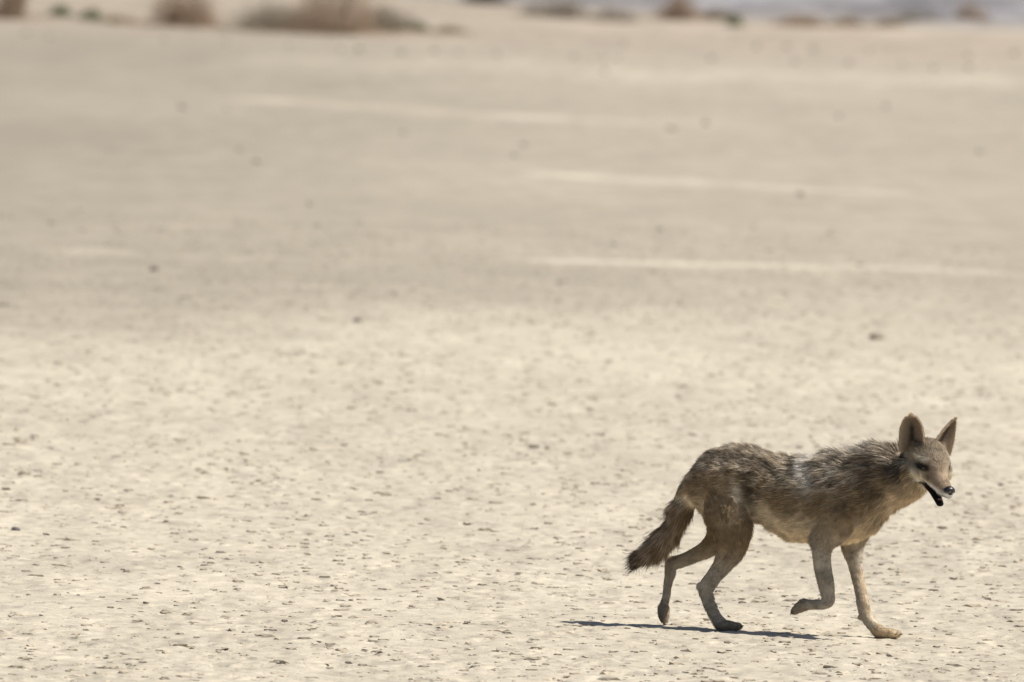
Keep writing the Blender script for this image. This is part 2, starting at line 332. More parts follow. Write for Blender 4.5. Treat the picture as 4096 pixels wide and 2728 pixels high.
b.inputs['Roughness'].default_value = .95; b.inputs['Specular IOR Level'].default_value = .1
at = node(nt, 'ShaderNodeAttribute', attribute_name='tint'); tc = node(nt, 'ShaderNodeTexCoord')
nz = node(nt, 'ShaderNodeTexNoise'); nz.inputs['Scale'].default_value = 3.0; nz.inputs['Detail'].default_value = 7
nt.links.new(tc.outputs['Object'], nz.inputs['Vector'])
mr = node(nt, 'ShaderNodeMapRange'); mr.inputs[1].default_value = .3; mr.inputs[2].default_value = .7; mr.inputs[3].default_value = .65; mr.inputs[4].default_value = 1.3
nt.links.new(nz.outputs[0], mr.inputs[0])
vm = node(nt, 'ShaderNodeVectorMath', operation='SCALE'); nt.links.new(at.outputs['Color'], vm.inputs[0]); nt.links.new(mr.outputs[0], vm.inputs['Scale'])
nt.links.new(vm.outputs[0], b.inputs['Base Color'])
slope = mesh_obj('gravel_slope', np.stack([SX, SY, SZ], -1).reshape(-1, 3), SFq, m, col=sc_.reshape(-1, 3))
tag(slope, 'blue grey gravel slope rising behind the scrub', 'slope', kind='structure')

# ------------------------------------------------------------------ loose crumbs of dried mud on the near playa
oct_v = np.array([[1, 0, 0], [0, 1, 0], [-1, 0, 0], [0, -1, 0], [.6, .6, .75], [-.6, .5, .8], [-.5, -.6, .7], [.6, -.5, .75]])
oct_v[:4, 2] = -.25
oct_f = np.array([[0, 1, 4], [1, 5, 4], [1, 2, 5], [2, 6, 5], [2, 3, 6], [3, 7, 6], [3, 0, 7], [0, 4, 7], [4, 5, 7], [5, 6, 7]])
cx, cy = scatter_pos(19000, 40.8, 98)
keep = rng.random(len(cx)) < .2 + 1.2 * vnoise(cx * 1.6, cy * .9, seed=41)
cx, cy = cx[keep], cy[keep]
n = len(cx)
cs = np.exp(rng.normal(math.log(.0052), .42, n)).clip(.0024, .0125)
ca = rng.normal(0, .45, n) + np.pi * (rng.random(n) < .5)
jit = 1 + rng.normal(0, .22, (n, 8, 3))
P = oct_v[None] * jit * cs[:, None, None] * np.stack([1.4 + rng.random(n) * 1.5, np.ones(n), .38 + .30 * rng.random(n)], -1)[:, None, :]
c, s = np.cos(ca)[:, None], np.sin(ca)[:, None]
Q = np.stack([P[..., 0] * c - P[..., 1] * s, P[..., 0] * s + P[..., 1] * c, P[..., 2]], -1)
ii = np.clip(np.searchsorted(GX, cx), 1, nx - 1); jj = np.clip(np.searchsorted(GY, cy), 1, ny - 1)
Q += np.stack([cx, cy, ZZ[jj, ii] + cs * .12], -1)[:, None, :]
cc = np.array([0.40, 0.345, .27])[None] * (.74 + .5 * rng.random((n, 1)))
crumbs = mesh_obj('mud_crumbs', Q.reshape(-1, 3), (oct_f[None] + (np.arange(n) * 8)[:, None, None]).reshape(-1, 3),
                  tint_mat('dried_mud'), smooth=False, col=np.repeat(cc, 8, 0))
tag(crumbs, 'small crumbs of dried mud strewn over the near playa', 'mud crumbs', kind='stuff')

# ------------------------------------------------------------------ stones
def ico(sub=2):
    import bmesh
    bm = bmesh.new(); bmesh.ops.create_icosphere(bm, subdivisions=sub, radius=1)
    V = np.array([v.co[:] for v in bm.verts]); F = np.array([[v.index for v in f.verts] for f in bm.faces]); bm.free()
    return V, F
ICO_V, ICO_F = ico(2)
def stone_verts(w, h, seed):
    r = np.random.default_rng(seed)
    o = r.random(3) * 50
    k = 0.75 + .5 * vnoise(ICO_V[:, 0] * 1.6 + o[0], ICO_V[:, 1] * 1.6 + o[1], ICO_V[:, 2] * 1.6 + o[2], seed=5)
    P = ICO_V * k[:, None]
    P = np.sign(P) * np.abs(P) ** .9
    P[:, 2] = np.maximum(P[:, 2], -.55)
    return P * np.array([w / 2, w / 2 * (.8 + .4 * r.random()), h / 1.5])
stone_dark = simple_mat('dark_stone', (.115, .105, .098), .85, .2, .35, 40)
stone_grey = simple_mat('grey_stone', (.29, .26, .215), .9, .15, .35, 40)
stone_clod = simple_mat('earth_clod', (.27, .235, .185), .95, .1, .3, 40)
for k, (x, y, w, h, lab) in enumerate(STONES):
    clod = 'clod' in lab
    mat = stone_clod if clod else (stone_dark if 'dark' in lab else stone_grey)
    Vs = stone_verts(w, h, 100 + k)
    if k == 1:                                    # crumbled clod: a lower heap with lumps
        Vs[:, 2] *= .7 + .6 * vnoise(Vs[:, 0] * 60, Vs[:, 1] * 60, seed=8)
    o = mesh_obj('mud_clod' if clod else 'stone', Vs, ICO_F, mat, smooth=not clod)
    o.location = (x, y, gz(x, y) + h * .22); o.rotation_euler[2] = rng.random() * 6
    tag(o, lab, 'clod' if clod else 'stone', 'stones scattered over the playa')
ORD = ('first second third fourth fifth sixth seventh eighth ninth tenth eleventh twelfth thirteenth fourteenth fifteenth sixteenth seventeenth '
       'eighteenth nineteenth twentieth twenty-first twenty-second twenty-third twenty-fourth twenty-fifth twenty-sixth twenty-seventh twenty-eighth twenty-ninth').split()
for k, (x, y, w, h) in enumerate(sorted(FAR_STONES, key=lambda q: q[0] / q[1])):
    o = mesh_obj('stone', stone_verts(w, h, 300 + k), ICO_F, stone_grey)
    o.location = (x, y, gz(x, y) + h * .22)
    tag(o, ORD[k] + ' small grey stone from the left in the row before the far scrub', 'stone', 'row of small stones before the far scrub')

# ------------------------------------------------------------------ desert shrubs along the far edge
PAL = {'brown': ((.40, .285, .205), (.48, .36, .265), (.26, .20, .14)),
       'green': ((.15, .20, .11), (.21, .245, .13), (.30, .27, .17)),
       'olive': ((.24, .21, .155), (.31, .27, .195), (.17, .16, .115)),
       'dry':   ((.44, .355, .26), (.38, .30, .22), (.32, .25, .18)),
       'grey':  ((.36, .31, .255), (.28, .25, .21), (.40, .345, .28)),
       'dark':  ((.07, .066, .07), (.10, .092, .092), (.06, .06, .06))}
bush_mat = tint_mat('shrub_leaf', transl=.25)
stem_mat = simple_mat('shrub_stem', (.24, .19, .145), .9, .1)
def tube(pts, r0, r1, seg=5):
    pts = np.asarray(pts, float); n = len(pts); V = []; F = []
    for i, p in enumerate(pts):
        t = pts[min(i + 1, n - 1)] - pts[max(i - 1, 0)]; t /= np.linalg.norm(t) + 1e-9
        a = np.cross(t, (0.3, 0.9, 0.1)); a /= np.linalg.norm(a); b_ = np.cross(t, a)
        r = r0 + (r1 - r0) * i / (n - 1)
        for k in range(seg):
            w = 2 * math.pi * k / seg; V.append(p + r * (a * math.cos(w) + b_ * math.sin(w)))
    for i in range(n - 1):
        for k in range(seg):
            F.append((i * seg + k, i * seg + (k + 1) % seg, (i + 1) * seg + (k + 1) % seg, (i + 1) * seg + k))
    return np.array(V), np.array(F)
for k, (x, y, w, h, kind, lab) in enumerate(BUSHES):
    r = np.random.default_rng(500 + k)
    root = bpy.data.objects.new('grass_tuft' if kind == 'green' else 'desert_shrub', None); COL.objects.link(root)
    z0 = gz(x, y)
    root.location = (x, y, z0); root.empty_display_size = .2
    tag(root, lab, 'tuft' if kind == 'green' else 'shrub', 'shrubs and tufts along the far edge of the playa')
    SV, SFc, tips, off = [], [], [], 0
    nst = int(18 + 26 * min(1.2, w))
    for q in range(nst):
        az = r.random() * 6.283; sp = r.random() ** .6
        tip = np.array([math.cos(az) * sp * w / 2, math.sin(az) * sp * w / 2, h * max(.06, (1.05 - .98 * sp ** 2.2) * (.35 + .75 * r.random() ** .6))])
        b0 = np.array([math.cos(az), math.sin(az), 0]) * w * .30 * r.random()
        c1 = b0 * .5 + tip * .5 + np.array([0, 0, h * .10]) + r.normal(0, .03, 3) * w
        pts = [b0 * (1 - t) ** 2 + 2 * c1 * t * (1 - t) + tip * t * t for t in np.linspace(0, 1, 5)]
        v, f = tube(pts, .006 + .006 * h, .002, 4); SV.append(v); SFc.append(f + off); off += len(v)
        tips.append(pts[1:])
    mesh_obj('stems', np.concatenate(SV), np.concatenate(SFc), stem_mat, root)
    tips = np.array(tips).reshape(-1, 3)
    nl = int(1600 + 4200 * min(1.3, w * max(h, .15) * 1.6))
    pick = tips[r.integers(0, len(tips), nl)]
    ctr = pick + r.normal(0, 1, (nl, 3)) * np.array([w * .075, w * .075, h * .12])
    lit = r.random(nl) < .16; ctr[lit] = r.normal(0, 1, (lit.sum(), 3)) * np.array([w * .42, w * .42, h * .06])
    ctr[:, 2] = np.abs(ctr[:, 2])
    ls = (.010 + .016 * r.random(nl)) * (0.8 + .6 * min(1, h))
    d = r.normal(0, 1, (nl, 3)); d[:, 2] = np.abs(d[:, 2]) + .3; d /= np.linalg.norm(d, axis=1)[:, None]
    e = np.cross(d, r.normal(0, 1, (nl, 3))); e /= np.linalg.norm(e, axis=1)[:, None]
    L = ls[:, None]
    LV = np.stack([ctr - e * L * .3, ctr + d * L * .8 - e * L * .38, ctr + d * L * 1.8, ctr + d * L * .8 + e * L * .38], 1).reshape(-1, 3)
    pal = np.array(PAL[kind])
    lc = pal[r.integers(0, 3, nl)] * (.75 + .5 * vnoise(ctr[:, 0] * 9 / max(w, .3), ctr[:, 1] * 9, ctr[:, 2] * 9, seed=k))[:, None]
    mesh_obj('foliage', LV, np.arange(nl * 4).reshape(-1, 4), bush_mat, root, smooth=False, col=np.repeat(lc, 4, 0))

# ------------------------------------------------------------------ the coyote
coyote = bpy.data.objects.new('coyote', None); COL.objects.link(coyote)
coyote.location = COYOTE_AT; coyote.rotation_euler = (0, 0, R(-22)); coyote.empty_display_size = .3
tag(coyote, 'grey brown coyote trotting across the playa with mouth open and head turned', 'coyote')

def unit(v): v = np.asarray(v, float); return v / (np.linalg.norm(v) + 1e-12)
TH, AL, HS = R(17), R(41), 1.12
HF = np.array([math.cos(TH) * math.cos(AL), -math.cos(TH) * math.sin(AL), -math.sin(TH)])
HR = np.array([-math.sin(AL), -math.cos(AL), 0.0])
HU = np.cross(HR, HF)
EM = np.array(EYE_MID)
def hd(x, y, z): return EM + (HF * x + HR * y + HU * z) * HS      # head frame: forward, right, up from between the eyes

def catmull(P, n):
    P = np.asarray(P, float); m = len(P)
    Q = np.vstack([2 * P[0] - P[1], P, 2 * P[-1] - P[-2]])
    out = []
    for t in np.linspace(0, m - 1, n):
        i = min(int(t), m - 2); u = t - i
        a, b_, c_, d_ = Q[i], Q[i + 1], Q[i + 2], Q[i + 3]
        out.append(.5 * (2 * b_ + (c_ - a) * u + (2 * a - 5 * b_ + 4 * c_ - d_) * u * u + (3 * b_ - a - 3 * c_ + d_) * u ** 3))
    return np.array(out)

BV, BF, BOFF = [], [], [0]
GUIDE = []                                # (pos, flow, fur length, radius, zone, up half height)
def loft(rows, zone, lat, n=26, seg=20, flow=1.0, upright=False, power=1.0, guide=True):
    """rows: x, y, z, half width, half depth, fur.  Rings perpendicular to the path (or to the body axis if upright)."""
    A = catmull(rows, n)
    P = A[:, :3]; T = np.gradient(P, axis=0); T /= np.linalg.norm(T, axis=1)[:, None]
    V, F = [], []
    ends = [(0, -.75, .62), (0, -.45, .87)], [(n - 1, .45, .87), (n - 1, .75, .62)]
    ring = [(i, s, k) for i, s, k in ends[0]] + [(i, 0, 1) for i in range(n)] + [(i, s, k) for i, s, k in ends[1]]
    for i, sft, k in ring:
        t = np.array([1.0, 0, 0]) if upright else T[i]
        l = unit(lat - t * np.dot(lat, t)); u = np.cross(t, l)
        hw, hh = max(A[i, 3], .003) * k, max(A[i, 4], .003) * k
        c_ = P[i] + t * sft * min(A[i, 3], A[i, 4])
        for q in range(seg):
            a = 2 * math.pi * q / seg; ca_, sa_ = math.cos(a), math.sin(a)
            V.append(c_ + l * hw * math.copysign(abs(ca_) ** power, ca_) + u * hh * math.copysign(abs(sa_) ** power, sa_))
    nr = len(ring)
    for i in range(nr - 1):
        for q in range(seg):
            F.append((i * seg + q, i * seg + (q + 1) % seg, (i + 1) * seg + (q + 1) % seg, (i + 1) * seg + q))
    F.append(tuple(range(seg))[::-1]); F.append(tuple(range((nr - 1) * seg, nr * seg)))
    BV.extend(V); BF.extend([tuple(x + BOFF[0] for x in f) for f in F]); BOFF[0] += len(V)
    if guide:
        for i in range(n):
            GUIDE.append((P[i], T[i] * flow, A[i, 5], max(A[i, 3], A[i, 4]), zone, A[i, 4], i / (n - 1)))
def blob(c, ax, r):
    """ellipsoid; ax = three axis vectors"""
    V = c + ICO_V @ (np.array(ax) * np.array(r)[:, None])
    BV.extend(V); BF.extend([tuple(int(x) + BOFF[0] for x in f) for f in ICO_F]); BOFF[0] += len(V)

LAT = np.array([0.0, 1.0, 0.0])
loft(TORSO, 'torso', LAT, n=44, seg=28, flow=-1, upright=True)
loft(NECK, 'neck', LAT, n=26, seg=24, flow=-1)
loft(TAIL, 'tail', LAT, n=24, seg=14, flow=1)
loft(HIND_NEAR, 'hind', LAT, n=44, flow=1)
loft(HIND_FAR, 'hind', LAT, n=44, flow=1)
loft(FORE_NEAR, 'fore', LAT, n=44, flow=1)
loft(FORE_FAR, 'fore', LAT, n=44, flow=1)
claws = []
def make_paw(spec, end_chain, wrap=0.0):
    a, b_, hw, hh = np.array(spec[0]), np.array(spec[1]), spec[2], spec[3]
    d = unit(b_ - a); up = unit(np.cross(LAT, d)); up = -up if False else up
    l = unit(np.cross(up, d))
    e = np.array(end_chain[-1][:3])
    rows = [(*e, hw * .72, hh * 1.15, .004), (*(a * .6 + e * .4), hw * .82, hh * 1.08, .004), (*a, hw * .93, hh, .004), (*(a * .45 + b_ * .55), hw * .98, hh * .95, .004), (*(b_ - d * .008), hw * .86, hh * .82, .003)]
    loft(rows, 'paw', LAT, n=12, seg=16, flow=1)
    for q, (sx_, fx_) in enumerate(((-.72, -.006), (-.26, .004), (.26, .004), (.72, -.006))):
        c_ = b_ + l * hw * sx_ + d * fx_ - up * .001
        blob(c_, (d, l, up), (.0135, .0075, hh * .72))
        tip = c_ + d * .0125
        claws.append((tip, d, up))
    blob(a * .5 + b_ * .5 - up * hh * .55, (d, l, up), (.016, hw * .7, .006))
make_paw(PAW_HN, HIND_NEAR); make_paw(PAW_HF, HIND_FAR); make_paw(PAW_FN, FORE_NEAR); make_paw(PAW_FF, FORE_FAR)
# haunch and shoulder muscle, elbow
blob(np.array([-.20, -.048, .42]), np.eye(3), (.095, .026, .095)); blob(np.array([-.20, .048, .42]), np.eye(3), (.095, .026, .095))
blob(np.array([.205, -.068, .42]), np.eye(3), (.065, .028, .095)); blob(np.array([.215, .062, .42]), np.eye(3), (.065, .028, .095))
blob(np.array(HOCK_N), np.eye(3), (.012, .010, .015)); blob(np.array(HOCK_F), np.eye(3), (.012, .010, .014)); blob(np.array(PAD_F), np.eye(3), (.010, .009, .010)); blob(np.array(ELBOW_N), np.eye(3), (.020, .018, .026)); blob(np.array(DEW_N), np.eye(3), (.009, .006, .008))
# head
hrows = lambda L: [(*hd(x, 0, z), hw * HS, hh * HS, fl) for x, z, hw, hh, fl in L]
HEAD = hrows([(-.104, -.012, .042, .046, .028), (-.076, .000, .054, .055, .022), (-.042, .008, .058, .055, .014), (-.008, -.004, .051, .050, .010), (.018, -.019, .038, .039, .008),
              (.040, -.030, .0285, .0285, .007), (.066, -.037, .0235, .0225, .006), (.090, -.041, .0200, .0190, .004), (.106, -.043, .0160, .0150, .003)])
loft(HEAD, 'head', HR, n=30, seg=20, flow=-1)
JAW = hrows([(-.054, -.040, .044, .030, .032), (-.010, -.052, .031, .018, .014), (.020, -.065, .0200, .0115, .004), (.048, -.079, .0150, .0090, .003), (.070, -.090, .0120, .0080, .002)])
loft(JAW, 'jaw', HR, n=20, seg=16, flow=-1)
for sgn in (1, -1):
    blob(hd(-.038, .046 * sgn, -.028), (HF, HR, HU), (.046, .032, .042))       # cheek
    blob(hd(-.002, .029 * sgn, .018), (HF, HR, HU), (.025, .017, .016))        # brow
    blob(hd(-.064, .042 * sgn, .034), (HF, HR, HU), (.020, .020, .020))        # ear base
    blob(hd(.080, .011 * sgn, -.047), (HF, HR, HU), (.028, .012, .014))        # upper lip

tmp_me = bpy.data.meshes.new('tmp'); tmp_me.from_pydata([tuple(map(float, v)) for v in BV], [], BF); tmp_me.update()
tmp = bpy.data.objects.new('tmp', tmp_me); COL.objects.link(tmp)
rm = tmp.modifiers.new('r', 'REMESH'); rm.mode = 'VOXEL'; rm.voxel_size = .0034; rm.use_smooth_shade = True
sm = tmp.modifiers.new('s', 'SMOOTH'); sm.factor = .5; sm.iterations = 4
dg = bpy.context.evaluated_depsgraph_get()
body_me = bpy.data.meshes.new_from_object(tmp.evaluated_get(dg))
bpy.data.objects.remove(tmp); bpy.data.meshes.remove(tmp_me)
nv = len(body_me.vertices)
bv = np.empty(nv * 3); body_me.vertices.foreach_get('co', bv); bv = bv.reshape(-1, 3)
# let haunch and shoulder melt into the trunk
ne = len(body_me.edges); ed = np.empty(ne * 2, np.int32); body_me.edges.foreach_get('vertices', ed); ed = ed.reshape(-1, 2)
deg = np.bincount(ed.ravel(), minlength=nv)
soft = (sstep(.24, .34, bv[:, 2]) * sstep(.40, .33, bv[:, 0]) * .6)[:, None]
for it in range(60):
    av = np.stack([np.bincount(ed[:, 0], bv[ed[:, 1], q], nv) + np.bincount(ed[:, 1], bv[ed[:, 0], q], nv) for q in range(3)], -1) / deg[:, None]
    bv = bv + (av - bv) * soft
body_me.vertices.foreach_set('co', bv.astype(np.float32).ravel()); body_me.update()
bn = np.empty(nv * 3); body_me.vertices.foreach_get('normal', bn); bn = bn.reshape(-1, 3)

GP = np.array([g[0] for g in GUIDE]); GF = np.array([g[1] for g in GUIDE]); GL = np.array([g[2] for g in GUIDE]); GR = np.array([g[3] for g in GUIDE])
GH = np.array([g[5] for g in GUIDE]); GT = np.array([g[6] for g in GUIDE])
ZN = ['torso', 'neck', 'tail', 'hind', 'fore', 'paw', 'head', 'jaw']
GZ = np.array([ZN.index(g[4]) for g in GUIDE])
def lookup(P):
    n = len(P); zone = np.zeros(n, int); fl = np.zeros((n, 3)); ln = np.zeros(n); rel = np.zeros(n); gt = np.zeros(n)
    for a in range(0, n, 8000):
        p = P[a:a + 8000]
        D = np.linalg.norm(p[:, None] - GP[None], axis=2) / GR[None]
        o = np.argpartition(D, 4, axis=1)[:, :5]
        d = np.take_along_axis(D, o, 1); w = 1 / (d - d.min(1, keepdims=True) * .9 + 1e-3) ** 2; w /= w.sum(1, keepdims=True)
        best = o[np.arange(len(p)), d.argmin(1)]
        zone[a:a + 8000] = GZ[best]; gt[a:a + 8000] = (w * GT[o]).sum(1)
        fl[a:a + 8000] = (w[..., None] * GF[o]).sum(1); ln[a:a + 8000] = (w * GL[o]).sum(1)
        rel[a:a + 8000] = (p[:, 2] - GP[best][:, 2]) / GH[best]
    return zone, fl, ln, rel, gt

def blobw(P, cx_, cz_, rx, rz, soft=1.0):
    q = ((P[:, 0] - cx_) / rx) ** 2 + ((P[:, 2] - cz_) / rz) ** 2
    return np.exp(-q * soft)

def mixc(c, tgt, w): return c * (1 - w[:, None]) + np.asarray(tgt)[None] * w[:, None]
def coat(P, N, zone, rel, gt):
    """the colour of the coat on the animal: dark grizzled saddle, buff belly and throat, rufous muzzle, grey tan legs"""
    n = len(P)
    side = np.array([.42, .33, .22]); c = np.tile(side, (n, 1))
    tor = np.isin(zone, (0, 1)); s, z = P[:, 0], P[:, 2]
    lob = vnoise(P[:, 0] * 14, P[:, 1] * 14, P[:, 2] * 14, seed=61) - .5
    zb = np.interp(s, [-.36, -.25, -.1, 0, .1, .2, .26, .34, .42, .5], [.42, .40, .385, .335, .315, .315, .335, .385, .44, .48])
    zt = np.interp(s, [-.36, -.28, -.1, .1, .3, .45], [.50, .58, .58, .58, .60, .64])
    v = (z - zb) / (zt - zb) + lob * .18
    wd = sstep(.50, .80, v) * np.isin(zone, (0, 1, 3, 4)); c = mixc(c, (.42, .365, .30), wd)
    wb = sstep(.36, .10, v) * tor; c = mixc(c, (.86, .79, .65), wb)
    wn_ = sstep(.22, .34, s) * sstep(.46, .08, v) * np.isin(zone, (0, 1)); c = mixc(c, (.70, .60, .46), wn_ * .9)
    c = mixc(c, (.07, .055, .04), blobw(P, -.105, .455, .030, .075) * np.isin(zone, (0, 3)) * .85)           # coat darkened along the flank fold
    c = mixc(c, (.11, .085, .06), np.clip(blobw(P, .335, .53, .04, .08) + blobw(P, .405, .57, .03, .07), 0, 1) * tor * .75)              # darker patches on the neck behind the head
    c = mixc(c, (.90, .86, .80), np.clip(1.3 * blobw(P, .075, .56, .028, .055) + .8 * blobw(P, .16, .60, .09, .028) + .5 * blobw(P, .115, .50, .025, .03), 0, 1) * (.45 + .55 * lob * 2 + .3).clip(0, 1) * np.isin(zone, (0, 1, 4)) * .9)              # pale saddle edge
    hind = zone == 3
    c = mixc(c, (.42, .325, .205), hind * sstep(.42, .25, z) * .9)
    c = mixc(c, (.85, .72, .52), blobw(P, -.155, .425, .020, .045) * np.isin(zone, (0, 3)) * .9)
    c = mixc(c, (.46, .37, .26), blobw(P, -.31, .41, .03, .09) * (hind | (zone == 0)) * .6)
    low = np.isin(zone, (3, 4, 5)) * sstep(.31, .17, z); c = mixc(c, (.50, .475, .435), low)
    fore = (zone == 4) * sstep(.42, .24, z); c = mixc(c, (.50, .475, .435), fore)
    lit_front = (zone == 4) * (N[:, 0] > .25) * sstep(.26, .18, z) * (P[:, 1] > 0); c = mixc(c, (.62, .55, .45), lit_front * .95)  # sunlit front of the far foreleg painted into the coat
    pw = zone == 5; c = mixc(c, (.40, .355, .295), pw * 1.0); c = mixc(c, (.62, .54, .42), pw * (s > .2) * 1.0)  # planted fore paw painted cream, as lit by the sun
    tail = zone == 2
    c = mixc(c, (.34, .26, .18), tail * 1.0); c = mixc(c, (.09, .075, .06), tail * sstep(.72, 1.0, gt))
    c = mixc(c, (.48, .37, .24), tail * sstep(.1, -.7, -N[:, 0] * .8 + N[:, 2]) * sstep(.85, .4, gt) * .8)
    # head
    H = (P - EM) / HS; hx, hy, hz = H @ HF, H @ HR, H @ HU
    hm = np.isin(zone, (6, 7)).astype(float)
    c = mixc(c, (.40, .335, .25), hm)
    c = mixc(c, (.40, .31, .22), hm * sstep(.0, .05, hx) * sstep(-.055, -.03, hz))
    c = mixc(c, (.80, .71, .55), hm * sstep(-.010, -.030, hz) * sstep(.03, -.01, hx))
    c = mixc(c, (.88, .85, .80), hm * (zone == 6) * sstep(-.02, .005, hx) * sstep(-.034, -.046, hz))
    c = mixc(c, (.012, .011, .011), (zone == 7) * sstep(-.015, .012, hx))
    c = mixc(c, (.85, .79, .68), hm * np.exp(-((hx + .010) / .026) ** 2 - ((np.abs(hy) - .038) / .016) ** 2 - ((hz - .021) / .009) ** 2) * .85)
    ew = np.exp(-((hx - .003) / .022) ** 2 - ((np.abs(hy) - .036) / .020) ** 2 - ((hz + .000) / .0095) ** 2); c = mixc(c, (.03, .024, .02), hm * np.clip(ew * 2.6, 0, 1))
    mw = np.exp(-((hz + .054 + np.clip(hx, -.05, .1) * .02) / .0042) ** 2) * sstep(-.060, -.04, hx) * (zone >= 6); c = mixc(c, (.012, .011, .011), hm * mw)
    c = mixc(c, (.30, .235, .165), hm * sstep(.022, .036, hz) * sstep(.02, -.02, hx) * .6)                      # forehead
    spot = np.exp(-((hx - .006) / .009) ** 2 - ((np.abs(hy) - .020) / .008) ** 2 - ((hz - .022) / .008) ** 2); c = mixc(c, (.10, .08, .06), hm * spot * .8)
    c = mixc(c, (.20, .15, .11), hm * np.exp(-((hx - .026) / .024) ** 2 - ((np.abs(hy) - .030) / .014) ** 2 - ((hz + .022) / .012) ** 2) * .8)
    c = mixc(c, (.22, .16, .11), hm * sstep(-.042, -.06, hx) * sstep(.012, .03, hz))
    warm = (1 - hm)[:, None] * np.array([.09, .02, -.09])
    return c * (1 + warm)

zone, fl, ln, rel, gt = lookup(bv)
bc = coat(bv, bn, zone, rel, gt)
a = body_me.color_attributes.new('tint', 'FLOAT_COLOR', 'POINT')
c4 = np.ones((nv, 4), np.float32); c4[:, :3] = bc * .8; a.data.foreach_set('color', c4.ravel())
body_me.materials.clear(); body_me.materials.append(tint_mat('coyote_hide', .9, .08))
body_me.name = 'body'
body = bpy.data.objects.new('body', body_me); COL.objects.link(body); body.parent = coyote

# fur: single hairs grown from the hide, lying back along the body
body_me.calc_loop_triangles()
nt_ = len(body_me.loop_triangles)
tri = np.empty(nt_ * 3, np.int32); body_me.loop_triangles.foreach_get('vertices', tri); tri = tri.reshape(-1, 3)
A_, B_, C_ = bv[tri[:, 0]], bv[tri[:, 1]], bv[tri[:, 2]]
area = np.linalg.norm(np.cross(B_ - A_, C_ - A_), axis=1) / 2
tl = ln[tri].mean(1); tz = zone[tri[:, 0]]
dens = np.where(tl < .007, 1.35, 1.0) * np.where(np.isin(tz, (2,)), 1.3, 1.0)
cent = ((A_ + B_ + C_) / 3 - EM) / HS
inmouth = (tz == 7) & (cent @ HF > -.01)
dens[inmouth] = 0
w = area * dens; w /= w.sum()
NH = 270000
ti = rng.choice(nt_, NH, p=w)
u = rng.random((NH, 2)); flip = u.sum(1) > 1; u[flip] = 1 - u[flip]
b0 = 1 - u.sum(1)
bary = np.stack([b0, u[:, 0], u[:, 1]], -1)
HP = (bv[tri[ti]] * bary[..., None]).sum(1)
HN = (bn[tri[ti]] * bary[..., None]).sum(1); HN /= np.linalg.norm(HN, axis=1)[:, None]
hz_, hfl, hln, hrel, hgt = lookup(HP)
tang = hfl - HN * (hfl * HN).sum(1)[:, None]
tang /= np.linalg.norm(tang, axis=1)[:, None] + 1e-9
def n3(P, f, sd): return np.stack([vnoise(P[:, 0] * f, P[:, 1] * f, P[:, 2] * f, seed=sd + q) - .5 for q in range(3)], -1)
cl1 = n3(HP, 30, 71); cl2 = n3(HP, 85, 75)
dors = sstep(.5, .9, hrel) * np.isin(hz_, (0, 1))
lift = .36 + .20 * np.isin(hz_, (3, 4, 5)) + .16 * dors + .10 * (hz_ == 2)
D0 = tang + HN * lift[:, None] + cl1 * 1.15 + cl2 * .6 + rng.normal(0, .10, (NH, 3))
ruff = dors * (np.exp(-((HP[:, 0] - .24) / .10) ** 2) + .6 * np.exp(-((HP[:, 0] + .20) / .06) ** 2))
D0 += HN * (.45 * ruff * rng.random(NH))[:, None]
D0[:, 2] -= .10 * (1 - ruff)
dn = (D0 * HN).sum(1); D0 += HN * np.maximum(0, .22 - dn)[:, None]
D0 /= np.linalg.norm(D0, axis=1)[:, None]
D1 = D0 + tang * .25 + np.array([0, 0, -.16]) + rng.normal(0, .06, (NH, 3)); dn = (D1 * HN).sum(1); D1 += HN * np.maximum(0, -.02 - dn)[:, None]; D1 /= np.linalg.norm(D1, axis=1)[:, None]
hln = hln * np.where(np.isin(hz_, (0, 1)), .70 + .45 * sstep(-.75, .1, hrel), 1.0)
hln = np.maximum(hln, .0085)
HH = (HP - EM) / HS; eyed = np.exp(-((HH @ HF - .008) / .013) ** 2 - ((np.abs(HH @ HR) - .036) / .014) ** 2 - ((HH @ HU) / .008) ** 2)
hln = hln * (1 - .92 * np.clip(eyed * 1.6 - .3, 0, 1))
Lh = hln * (.62 + .55 * rng.random(NH)) * (.8 + .5 * vnoise(HP[:, 0] * 30, HP[:, 1] * 30, HP[:, 2] * 30, seed=79))
guard = rng.random(NH) < .12 * np.isin(hz_, (0, 1, 2)); Lh[guard] *= 1.35
Lh *= 1 + .35 * ruff * rng.random(NH)
wd_ = np.clip(.00036 + hln * .010, .00042, .00085)
gn = HN - D0 * (HN * D0).sum(1)[:, None]; gn /= np.linalg.norm(gn, axis=1)[:, None] + 1e-9
sdv = np.cross(D0, gn); ang = rng.normal(0, .55, NH)
sdv = sdv * np.cos(ang)[:, None] + gn * np.sin(ang)[:, None]
q0 = HP - HN * .0008
q1 = q0 + D0 * (Lh * .5)[:, None]; q2 = q1 + D1 * (Lh * .5)[:, None]
W = wd_[:, None]
FV = np.stack([q0 - sdv * W, q0 + sdv * W, q1 - sdv * W * .8, q1 + sdv * W * .8, q2], 1)
base = (np.arange(NH) * 5)[:, None]
FT = np.concatenate([base + np.array([[0, 1, 3]]), base + np.array([[0, 3, 2]]), base + np.array([[2, 3, 4]])], 0)
